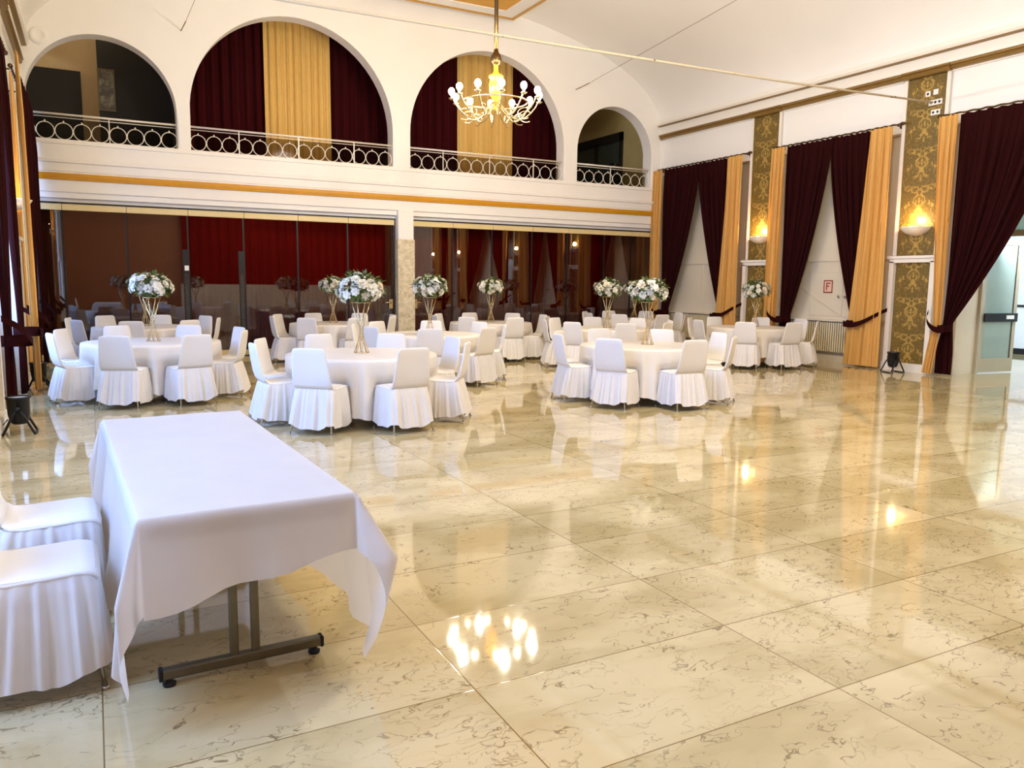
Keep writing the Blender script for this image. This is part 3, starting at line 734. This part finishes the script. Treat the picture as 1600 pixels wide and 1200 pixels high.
# ---------------------------------------------------------------- doorway on the right
b = MB()
b.box(14.3, 14.62, 8.88, 9.05, 0, 3.4); b.box(14.3, 14.62, 6.7, 6.9, 0, 3.4); b.box(14.3, 14.62, 6.7, 9.05, 3.22, 3.4)
struct(b.build('trim_45', M['recess']), 'cream reveal of the side doorway')
b = MB()
for a in ((14.56, 14.62, 8.82, 8.88, 0, 3.22), (14.56, 14.62, 6.9, 6.96, 0, 3.22), (14.56, 14.62, 6.9, 8.88, 2.52, 2.63), (14.56, 14.62, 6.9, 8.88, 3.17, 3.22)): b.box(*a)
w = struct(b.build('window_1', M['alu']), 'frame with pale transom glass above the open door')
b = MB(); b.box(14.58, 14.59, 6.96, 8.82, 2.63, 3.17); b.build('transom_pane', M['frost'], w)
dr = struct(thing('door_1', None, None, (14.6, 8.86, 0), RAD(-8)), 'open frosted glass door with black push bar')
dr['kind'] = 'structure'
B = MB()
W, Hh = .93, 2.5
for a in ((0, .1, -.022, .022, .02, Hh), (W-.1, W, -.022, .022, .02, Hh), (.1, W-.1, -.022, .022, .02, .28), (.1, W-.1, -.022, .022, Hh-.1, Hh)): B.box(*a)
B.build('door_frame', M['alu'], dr)
B = MB(); B.box(.1, W-.1, -.006, .006, .28, Hh-.1); B.build('glass_pane', M['frost'], dr)
B = MB(); B.bbox(.08, W+.0, -.06, -.03, .97, 1.13, .006); B.build('push_bar', M['black'], dr)
B = MB(); B.box(W-.3, W-.1, -.063, -.06, 1.02, 1.09); B.build('label_plate', M['plastic'], dr)
B = MB(); B.box(W-.1, W-.085, -.024, .024, .28, Hh-.1); B.build('gasket', M['black'], dr)
b = MB(); b.box(20, 20.2, 3, 13, 0, 3.6); b.box(14.3, 20.2, 12.9, 13, 0, 3.6); b.box(14.3, 20.2, 3, 3.1, 0, 3.6); b.box(14.3, 20.2, 3, 13, 3.6, 3.7)
struct(b.build('wall_corridor', M['blue']), 'bright bluish white corridor beyond the open door')
b = MB(); b.box(19.97, 20, 3.1, 12.9, 0, .14); b.box(19.95, 20, 3.1, 12.9, 1.15, 1.2)
struct(b.build('baseboard_corridor', M['black']), 'dark baseboard in the corridor')

# ---------------------------------------------------------------- floor spotlights
def parcan(loc, rz, lab, cable=None):
    P = thing('floor_spotlight', lab, 'spotlight', loc, rz, 'black floor spotlights')
    B = MB(); B.lathe([(0, .1), (.06, .1), (.085, .13), (.1, .2), (.105, .36), (.115, .365), (.115, .385), (.1, .385)], 20); B.build('can', M['black'], P)
    B = MB(); B.lathe([(0, .38), (.1, .375)], 20); B.build('lens', M['lens'], P)
    for s in (-1, 1):
        B = MB(); B.tube([(-.118, 0, .27), (-.13, s*.05, .2), (-.15, s*.14, .012), (-.1, s*.15, .01), (.1, s*.15, .01), (.15, s*.14, .012), (.13, s*.05, .2), (.118, 0, .27)], .013, 6); B.build('yoke', M['black'], P)
        B = MB(); B.lathe([(0, .0), (.022, .0), (.022, .03), (0, .03)], 10, (s*.12 if s > 0 else -.15, 0, .27), axis='x'); B.build('knob', M['black'], P)
    if cable:
        B = MB(); B.tube(cable, .006, 6); B.build('cable', M['rubber'], P)
parcan((13.28, 9.62, 0), 1.3, 'black spotlight on the floor before the right damask pilaster')
parcan((-.73, 9.45, 0), 1.57, 'nearer black spotlight on the floor along the left curtains', [(0, .1, .15), (.12, .2, .02), (.05, .35, .006), (-.2, .28, .006), (-.5, .3, .006)])
parcan((-.74, 13.2, 0), 1.57, 'farther black spotlight on the floor along the left curtains')

# ---------------------------------------------------------------- chairs
def make_chair():
    root = thing('banquet_chair', 'x', 'chair')
    def shell(path, widths, th):
        """closed superellipse loops along a path in the yz plane"""
        B = MB(); n = 22; L = len(path); vs = []
        for i, (y, z) in enumerate(path):
            a = path[max(0, i-1)]; c = path[min(L-1, i+1)]
            t = Vector((0, c[0]-a[0], c[1]-a[1])).normalized(); nn = Vector((0, -t.z, t.y))
            w, tt, bow = widths[i]
            for k in range(n):
                an = 2*pi*k/n; ca, sa = cos(an), sin(an)
                xx = w*math.copysign(abs(ca)**.35, ca); hh = tt*math.copysign(abs(sa)**.8, sa)
                bw = bow*(xx/.22)**2
                p = Vector((xx, y, z))+nn*(hh+bw); vs.append(p)
        fs = [(i*n+k, i*n+(k+1) % n, (i+1)*n+(k+1) % n, (i+1)*n+k) for i in range(L-1) for k in range(n)]
        fs += [tuple(range(n-1, -1, -1)), tuple((L-1)*n+k for k in range(n))]
        return B.add(vs, fs, True)
    sp = [(.205, .435), (.205, .452), (.19, .47), (.14, .478), (.0, .472), (-.10, .468), (-.155, .475), (-.185, .5)]
    sw = [(.20, .006, 0), (.212, .013, 0), (.217, .016, 0), (.22, .018, 0), (.222, .018, 0), (.222, .018, 0), (.221, .017, 0), (.22, .016, 0)]
    shell(sp, sw, .018).build('seat', M['cover'], root)
    bp = [(-.178, .488), (-.198, .53), (-.212, .6), (-.228, .7), (-.246, .8), (-.258, .86), (-.263, .885), (-.266, .9), (-.268, .908), (-.269, .912)]
    bw = [(.221, .016, .0), (.222, .016, .01), (.217, .016, .02), (.208, .016, .024), (.198, .016, .024), (.191, .015, .022), (.185, .014, .02), (.176, .011, .018), (.162, .008, .015), (.14, .003, .012)]
    shell(bp, bw, .016).build('backrest', M['cover'], root)
    # gathered skirt
    rnd = random.Random(3)
    B = MB(); nu, nv = 168, 11
    ph = [rnd.uniform(0, 6.28) for _ in range(6)]
    cr = .24; seg = 2-2*cr; arc = pi/2*cr; per = 4*(seg+arc)
    def rrect(q):
        q = (q % 1)*per; side = int(q//(seg+arc)) % 4; t = q-side*(seg+arc)
        if t < seg: x, y, nx, ny = 1.0, -1+cr+t, 1.0, 0.0
        else:
            an = (t-seg)/cr; x, y, nx, ny = 1-cr+cr*cos(an), 1-cr+cr*sin(an), cos(an), sin(an)
        for _ in range(side): x, y, nx, ny = -y, x, -ny, nx
        return x, y, nx, ny
    def skirt(u, v):
        x, y, nx, ny = rrect(u); cy = y
        a = 2*pi*u
        hx = .2235+.034*v; hy0, hy1 = .208+.024*v, .193+.088*v
        x *= hx; y *= hy0 if y > 0 else hy1
        pl = (.25+.75*min(1, v*1.8))*(.0055*sin(39*a+ph[0])+.0075*sin(26*a+ph[1]+.7*v)+.0065*sin(17*a+ph[2]+.9*v)) + .010*v*sin(9*a+ph[3]+v)
        if v < .1: pl *= .3
        x += nx*pl; y += ny*pl
        corner = min(1, hypot(x/hx, y/(hy0 if y > 0 else hy1))/1.3)**6
        zb = .05+.055*corner+.006*sin(9*a+ph[4])
        z = lerp(.478 if cy > -.8 else .49, zb, v) if v > 0 else .482
        if v == 0: x *= .96; y *= .96
        return (x, y, z)
    B.grid(skirt, nu, nv, cu=True)
    B.build('skirt', M['skirt'], root)
    for sx in (-1, 1):
        for y0, y1, x0, x1 in ((.15, .21, .17, .232), (-.15, -.268, .17, .238)):
            B = MB(); B.tube([(sx*x0, y0, .44), (sx*x1, y1, .012)], .0095, 8); B.lathe([(.0, 0), (.013, 0), (.013, .014), (0, .016)], 8, (sx*x1, y1, 0)); B.build('leg', M['chrome'], root)
    return root
CHAIR = make_chair(); used = [False]
def place_chair(x, y, face, label, group):
    rz = face-pi/2
    if not used[0]:
        used[0] = True; CHAIR.location = (x, y, 0); CHAIR.rotation_euler.z = rz; CHAIR['label'] = label; CHAIR['group'] = group; return CHAIR
    return dup(CHAIR, (x, y, 0), rz, label, group)

# ---------------------------------------------------------------- flowers
def petal_mesh(B, c, nrm, size, rnd, layers=((.25, 4, .75), (.5, 5, .45), (.8, 7, .15))):
    n = Vector(nrm).normalized(); t = n.orthogonal().normalized(); bt = n.cross(t)
    for rad, cnt, up in layers:
        off = rnd.uniform(0, 6.28)
        for k in range(cnt):
            a = off+2*pi*k/cnt+rnd.uniform(-.15, .15); d = t*cos(a)+bt*sin(a); sd = n.cross(d)
            L = size*(.55+.45*rad); w = size*(.42+.2*rad)
            def fn(u, v):
                uu = (u-.5)*2
                ww = w*sin(pi*(.15+.75*v))**.7
                return Vector(c)+d*(L*v*(1-up*.35)+.0)+n*(up*L*v*(1.2-.5*v)-.12*L*v*v*(1-up))+sd*(uu*ww*.6)+n*(.22*ww*uu*uu)
            B.grid(fn, 3, 4)
rn = random.Random(5)
BL = []
for q in range(3):
    B = MB(); petal_mesh(B, (0, 0, 0), (0, 0, 1), .062+.006*q, rn, ((.2, 4, .95), (.5, 5, .6), (.85, 7, .25)) if q < 2 else ((.6, 4, .5), (.9, 6, .1)))
    me = bpy.data.meshes.new('blossom'); me.from_pydata(B.v, [], B.f); me.polygons.foreach_set('use_smooth', [True]*len(B.f)); me.materials.append(M['petal'] if q != 1 else M['petal2']); me.update(); BL.append(me)
def leaf(B, c, d, up, L, w):
    d = Vector(d).normalized(); s = d.cross(Vector(up)); s = s.normalized() if s.length > .05 else d.orthogonal().normalized(); n = s.cross(d)
    def fn(u, v):
        uu = (u-.5)*2
        return Vector(c)+d*(L*v)+s*(uu*w*sin(pi*min(1, .08+.9*v))**.8)+n*(.2*w*uu*uu-.25*L*v*v)
    B.grid(fn, 3, 5)
def bouquet(loc, label, seed, sc=1.0):
    r = random.Random(seed)
    R = thing('flower_bouquet', label, 'flowers', loc, r.uniform(0, 6.28), 'white bouquets on gold stands')
    B = MB()
    for q in range(190):
        th = r.uniform(0, 6.28); ct = r.uniform(-.75, 1); st = sqrt(1-ct*ct)
        d = Vector((st*cos(th), st*sin(th), ct)); c = Vector((d.x*.2, d.y*.2, d.z*.12+.165))
        dd = (d+Vector((r.uniform(-.5, .5), r.uniform(-.5, .5), r.uniform(-.3, .5)))).normalized()
        leaf(B, c*sc, dd, (r.uniform(-.4, .4), r.uniform(-.4, .4), 1), r.uniform(.06, .125)*sc, r.uniform(.014, .028)*sc)
    B.lathe([(0, .0), (.06, .02), (.13, .08), (.15, .15), (.1, .22), (0, .25)], 12)
    B.build('foliage', M['leaf'], R)
    N = 42
    for q in range(N):
        z = 1-1.72*(q+.5)/N; rr = sqrt(1-z*z); th = q*2.39996+r.uniform(-.2, .2)
        d = Vector((rr*cos(th), rr*sin(th), z)); k = r.uniform(.78, 1.15)
        p = Vector((d.x*.245*k, d.y*.245*k, .165+d.z*.145*k))*sc
        o = bpy.data.objects.new('blossom', BL[r.choice((0, 0, 1, 2))]); COL.objects.link(o); o.parent = R; o.location = p
        q4 = Vector((0, 0, 1)).rotation_difference((d+Vector((0, 0, .25))).normalized()); o.rotation_mode = 'QUATERNION'; o.rotation_quaternion = q4
        s = r.uniform(.85, 1.2)*sc; o.scale = (s, s, s)
    return R
def make_stand():
    S = thing('flower_stand', 'x', 'flower stand')
    for k in range(8):
        a0 = 2*pi*k/8; a1 = a0+2.72
        B = MB(); B.tube([(.085*cos(a0), .085*sin(a0), .006), (.115*cos(a1), .115*sin(a1), .6)], .0048, 6); B.build('rod', M['brass'], S)
    for r, z in ((.085, .006), (.115, .6)):
        B = MB(); B.tube([(r*cos(2*pi*q/24), r*sin(2*pi*q/24), z) for q in range(24)], .004, 6, closed=True); B.build('ring', M['brass'], S)
    B = MB(); B.lathe([(0, .595), (.12, .595), (.12, .602), (0, .602)], 20); B.build('plate', M['brass'], S)
    return S
STAND = make_stand(); sused = [False]

# ---------------------------------------------------------------- round tables
def round_table(x, y, desc, angs, seed, flower=(0, 0), fl=None):
    r = random.Random(seed)
    T = thing('round_table', f'round folding table under the white cloth, the {desc}', 'table', (x, y, 0), 0, 'round banquet tables')
    B = MB(); B.lathe([(0, .715), (.85, .715), (.86, .725), (.86, .74), (.85, .748), (0, .748)], 48); B.build('tabletop', M['wood'], T)
    for a in (.4, .4+pi/2, .4+pi, .4+1.5*pi):
        B = MB(); B.tube([(.42*cos(a), .42*sin(a), .715), (.5*cos(a), .5*sin(a), 0.0)], .016, 8); B.build('leg', M['black'], T)
    # cloth
    ph = [r.uniform(0, 6.28) for _ in range(5)]
    def near(a):
        m = 9
        for b_ in angs:
            d = (a-b_+pi) % (2*pi)-pi; m = min(m, abs(d))
        return m
    def cloth(u, v):
        a = 2*pi*u
        if v < .22: rr = .865*v/.22; return (rr*cos(a), rr*sin(a), .754)
        if v < .27: k = (v-.22)/.05; return ((.865+.016*sin(k*pi/2))*cos(a), (.865+.016*sin(k*pi/2))*sin(a), .754-.016*(1-cos(k*pi/2)))
        k = (v-.27)/.73
        n = near(a); dent = .75-.0 if n < .3 else .0
        g = 1-sstep((n-.2)/.17)                      # 1 behind a chair
        wav = (.016*sin(31*a+ph[0])+.013*sin(45*a+ph[1])+.022*sin(14*a+ph[2]))*k**.8
        inn = g*sstep((k-.22)/.2)*(.085)
        rr = .881+.05*k*(1-g)+wav*(1-.5*g)-inn
        hem = .15+.045*sin(3*a+ph[3])+.02*sin(11*a+ph[4])
        return (rr*cos(a), rr*sin(a), lerp(.738, hem, k))
    B = MB(); B.grid(cloth, 300, 22, cu=True)
    c = B.build('tablecloth', M['cloth'], None, (x, y, 0))
    tag(c, f'white satin cloth draped over the {desc}', 'tablecloth', 'round white tablecloths')
    view = atan2(y, x)
    def rel(a): return (a-(view+pi)+pi) % (2*pi)-pi
    P = ['rear left seat', 'left side rear seat', 'left side front seat', 'front left seat', 'front right seat', 'right side front seat', 'right side rear seat', 'rear right seat']
    for k, a in enumerate(sorted(angs, key=rel)):
        R = .985+r.uniform(-.02, .025); aa = a+r.uniform(-.02, .02)
        place_chair(x+R*cos(aa), y+R*sin(aa), aa+pi+r.uniform(-.06, .06), f'white covered chair, {P[k]} of the {desc}', 'white skirted chairs around the round tables')
    fx, fy = x+flower[0], y+flower[1]
    lab = f'gold wire hourglass stand on the {desc}'
    if not sused[0]:
        sused[0] = True; STAND.location = (fx, fy, .7545); STAND['label'] = lab; STAND['group'] = 'gold wire flower stands'
    else: dup(STAND, (fx, fy, .7545), r.uniform(0, 6), lab, 'gold wire flower stands')
    bouquet((fx, fy, 1.345), f'white and green flower bouquet above the {desc}', seed+50, r.uniform(.95, 1.05))
def A(*d): return [RAD(q) for q in d]
def ring(o): return [RAD(o+45*k) for k in range(8)]
round_table(.70, 11.80, 'foremost round table on the left', A(-162, -113, -70, -25, 18, 63, 108, 153), 1, (.01, -.07))
round_table(.83, 15.55, 'back left round table by the glass', ring(-105), 2, (0, .1))
round_table(2.79, 9.0, 'central foremost round table', A(-178, -132, -83, -35, 10, 55, 100, 146), 3, (0, .03))
round_table(4.31, 15.75, 'back table left of the marble pillar', ring(-131), 4, (0, .08))
round_table(4.88, 12.03, 'middle round table before the marble pillar', ring(-112), 5)
round_table(7.58, 15.2, 'back table right of the marble pillar', ring(-94), 6)
round_table(8.77, 12.54, 'round table behind the front right one', ring(-155), 7)
round_table(6.82, 8.88, 'foremost round table right of centre', A(168, -146, -96, -50, -6, 39, 84, 127), 8, (.07, -.02))
round_table(11.7, 15.6, 'farthest round table in the right corner', ring(-96), 9, (.15, .2))
round_table(11.9, 11.9, 'right round table before the damask pilaster', A(-140, -97, -52, -8, 38, 83, 128, 172), 10, (.2, .1))

# ---------------------------------------------------------------- long table in front with its cloth, two chairs
TX, TY, TR = .452, 4.10, .036
TW, TL, TH = .785, 2.25, .76
t = thing('folding_table', 'long rectangular folding table with grey steel T-feet', 'table', (TX, TY, 0), TR)
B = MB(); B.bbox(-TW/2+.004, TW/2-.004, -TL/2+.004, TL/2-.004, TH-.03, TH-.004, .004); B.build('tabletop', M['wood'], t)
B = MB(); B.box(-TW/2+.02, TW/2-.02, -TL/2+.01, -TL/2+.03, TH-.09, TH-.03); B.box(-TW/2+.02, TW/2-.02, TL/2-.03, TL/2-.01, TH-.09, TH-.03)
B.box(-TW/2+.01, -TW/2+.03, -TL/2+.03, TL/2-.03, TH-.09, TH-.03); B.box(TW/2-.03, TW/2-.01, -TL/2+.03, TL/2-.03, TH-.09, TH-.03); B.build('apron', M['steel'], t)
for s in (-1, 1):
    y = s*(TL/2-.26)
    leg = MB(); 
    for x in (-.04, .045): leg.bbox(x-.016, x+.016, y-.016, y+.016, .06, TH-.05, .004)
    L0 = leg.build('leg_frame', M['steel'], t)
    q = MB(); q.bbox(-.325, .325, y-.022-.0, y+.022, .03, .072, .006); q.build('foot_bar', M['steel'], L0)
    for x in (-.29, .29):
        q = MB(); q.lathe([(0, 0), (.024, 0), (.026, .012), (.012, .016), (.012, .032)], 12, (x, y, 0)); q.build('glide', M['rubber'], L0)
    for x in (-.32, .32):
        q = MB(); q.bbox(x-.008, x+.008, y-.024, y+.024, .028, .074, .003); q.build('end_cap', M['rubber'], L0)
def long_cloth():
    sL, sR = .56, .60
    hw, hl = TW/2, TL/2
    rnd = random.Random(9)
    def coords(n0, n1, a, h, b_):
        l = [-h-a+a*i/n0 for i in range(n0)]+[-h-.007, -h, -h+.006]+[-h+2*h*i/n1 for i in range(1, n1)]+[h-.006, h, h+.007]+[h+b_*i/n0 for i in range(1, n0+1)]
        return l
    us = coords(22, 14, sL, hw, sR); vsn = [i for i in range(22+30+23)]
    B = MB(); rows = []
    for u in us:
        # end overhang varies across the width like the photograph's skewed hem
        tt = (u+hw)/(2*hw); eN = lerp(.35, .235, sstep(tt)) + .012*sin(u*14); eF = .32
        if u < -hw: eN = .35
        if u > hw: eN = .235+ .16*min(1, (u-hw)/.5)
        col = []
        for v in coords(22, 30, eN, hl, eF):
            du = max(0, abs(u)-hw); dv = max(0, abs(v)-hl); sx = 1 if u > 0 else -1; sy = 1 if v > 0 else -1
            z0 = TH+.004
            if du == 0 and dv == 0:
                z = z0+.0016*sin(u*9+v*3)*sin(v*5); x, y = u, v
            elif dv == 0:
                k = du
                wob = (.022*sin(v*9+1.0*sx)+.012*sin(v*17+2))*k/.55
                x = sx*(hw+.012*min(1, k/.02)+.10*k+wob); y = v; z = z0-k*.985
            elif du == 0:
                k = dv
                wob = (.02*sin(u*11+sy)+.01*sin(u*23))*k/.35
                x = u; y = sy*(hl+.012*min(1, k/.02)+.06*k+wob); z = z0-k*.99
            else:
                r = hypot(du, dv); ph = atan2(dv, du)
                f2 = sin(2*ph)
                fl = (.13 if sx > 0 else .06)*(min(1, r/.3) if r < .3 else 1-1.15*(r-.3)/.35)
                rho = .012*min(1, r/.02)+(.10*cos(ph)**2+.06*sin(ph)**2)*r + f2*fl + .06*sin(ph*9+1)*r*f2
                rho += (.022*sin(sy*hl*9+1.0*sx)+.012*sin(sy*hl*17+2))*r/.55*cos(ph)**4+(.02*sin(sx*hw*11+sy)+.01*sin(sx*hw*23))*r/.35*sin(ph)**4
                drop = sqrt(max(0, r*r-(rho*.8)**2))
                x = sx*(hw+rho*cos(ph)); y = sy*(hl+rho*sin(ph)); z = z0-drop*.98
            col.append((x, y, max(.012, z)))
        rows.append(col)
    nu, nv = len(rows), len(rows[0])
    B.add([p for c in rows for p in c], [(i*nv+j, (i+1)*nv+j, (i+1)*nv+j+1, i*nv+j+1) for i in range(nu-1) for j in range(nv-1)], True)
    o = B.build('tablecloth', M['sheer'], None, (TX, TY, 0), TR)
    return tag(o, 'thin white cloth hanging unevenly over the long front table', 'tablecloth')
long_cloth()
place_chair(-.245, 3.53, .02, 'white covered chair beside the long front table, nearest the camera at lower left', 'white chairs at the long front table')
place_chair(-.235, 4.27, .04, 'white covered chair beside the long front table, the farther of the two', 'white chairs at the long front table')

# ---------------------------------------------------------------- lights
def area(name, loc, rot, sx, sy, e, col, spread=180):
    L = bpy.data.lights.new(name, 'AREA'); L.shape = 'RECTANGLE'; L.size = sx; L.size_y = sy; L.energy = e; L.color = col; L.spread = RAD(spread)
    o = bpy.data.objects.new(name, L); COL.objects.link(o); o.location = loc; o.rotation_euler = rot; return o
def point(name, loc, e, col, r=.1):
    L = bpy.data.lights.new(name, 'POINT'); L.energy = e; L.color = col; L.shadow_soft_size = r
    o = bpy.data.objects.new(name, L); COL.objects.link(o); o.location = loc; return o
DAY = (.26, .46, 1.0)
for (ya, yb), e in zip(BAYS, (80, 280, 290, 200, 40)):
    area('window_daylight', (-1.75, (ya+yb)/2, 2.6), (0, RAD(-90), 0), 3.2, ya-yb-.5, e, DAY)
WARM = (1, .965, .80)
for q in range(6):
    a = 2*pi*(q+.35)/6
    point('chandelier_light', (CHX+.72*cos(a), CHY+.72*sin(a), CHZ+.24), 62, WARM, .05)
point('hall_fill', (6.36, 5.2, 5.7), 580, (1, .975, .85), .5)  # unseen fill light added out of frame to brighten the hall
point('hall_fill', (6.36, -.8, 5.9), 260, (1, .975, .85), .5)  # second added fill behind the viewpoint, no fitting modelled
area('corridor_daylight', (14.8, 8, 3.0), (0, RAD(-100), 0), .9, 3, 330, (.78, .88, 1))
area('foyer_fill', (3.9, 17.8, 3.8), (0, 0, 0), 4.4, .15, 26, (1, .75, .55))  # added fill strips so the red curtains show through the glass
area('foyer_fill', (9.6, 17.8, 3.8), (0, 0, 0), 6, .15, 30, (1, .75, .55))
point('gallery_fill', (.2, 18.2, 6.9), 10, (1, .8, .5), .1)  # added warm fill for the gallery walls, no visible fitting
point('gallery_fill', (12.9, 18.4, 6.7), 6, (1, .85, .55), .1)
w = bpy.data.worlds.new('world'); SC.world = w; w.use_nodes = True
bg = w.node_tree.nodes['Background']; bg.inputs[0].default_value = (.7, .8, 1, 1); bg.inputs[1].default_value = .3

# ---------------------------------------------------------------- camera
cam = bpy.data.cameras.new('camera'); co = bpy.data.objects.new('camera', cam); COL.objects.link(co)
yaw, pit, rol = .49033357, .12823376, .01070545
fw = Vector((sin(yaw)*cos(pit), cos(yaw)*cos(pit), -sin(pit))); rt = Vector((cos(yaw), -sin(yaw), 0)); up = rt.cross(fw)
r2 = rt*cos(rol)+up*sin(rol); u2 = -rt*sin(rol)+up*cos(rol)
mtx = Matrix((r2, u2, -fw)).transposed().to_4x4(); mtx.translation = (0, 0, 1.6)
co.matrix_world = mtx
cam.sensor_width = 36; cam.lens = 1225.09/1600*36; cam.clip_start = .02
SC.camera = co
SC.view_settings.view_transform = 'Standard'
SC.view_settings.look = 'None'
SC.view_settings.exposure = .36
SC.cycles.max_bounces = 10
SC.cycles.transparent_max_bounces = 12
SC.cycles.sample_clamp_indirect = 6
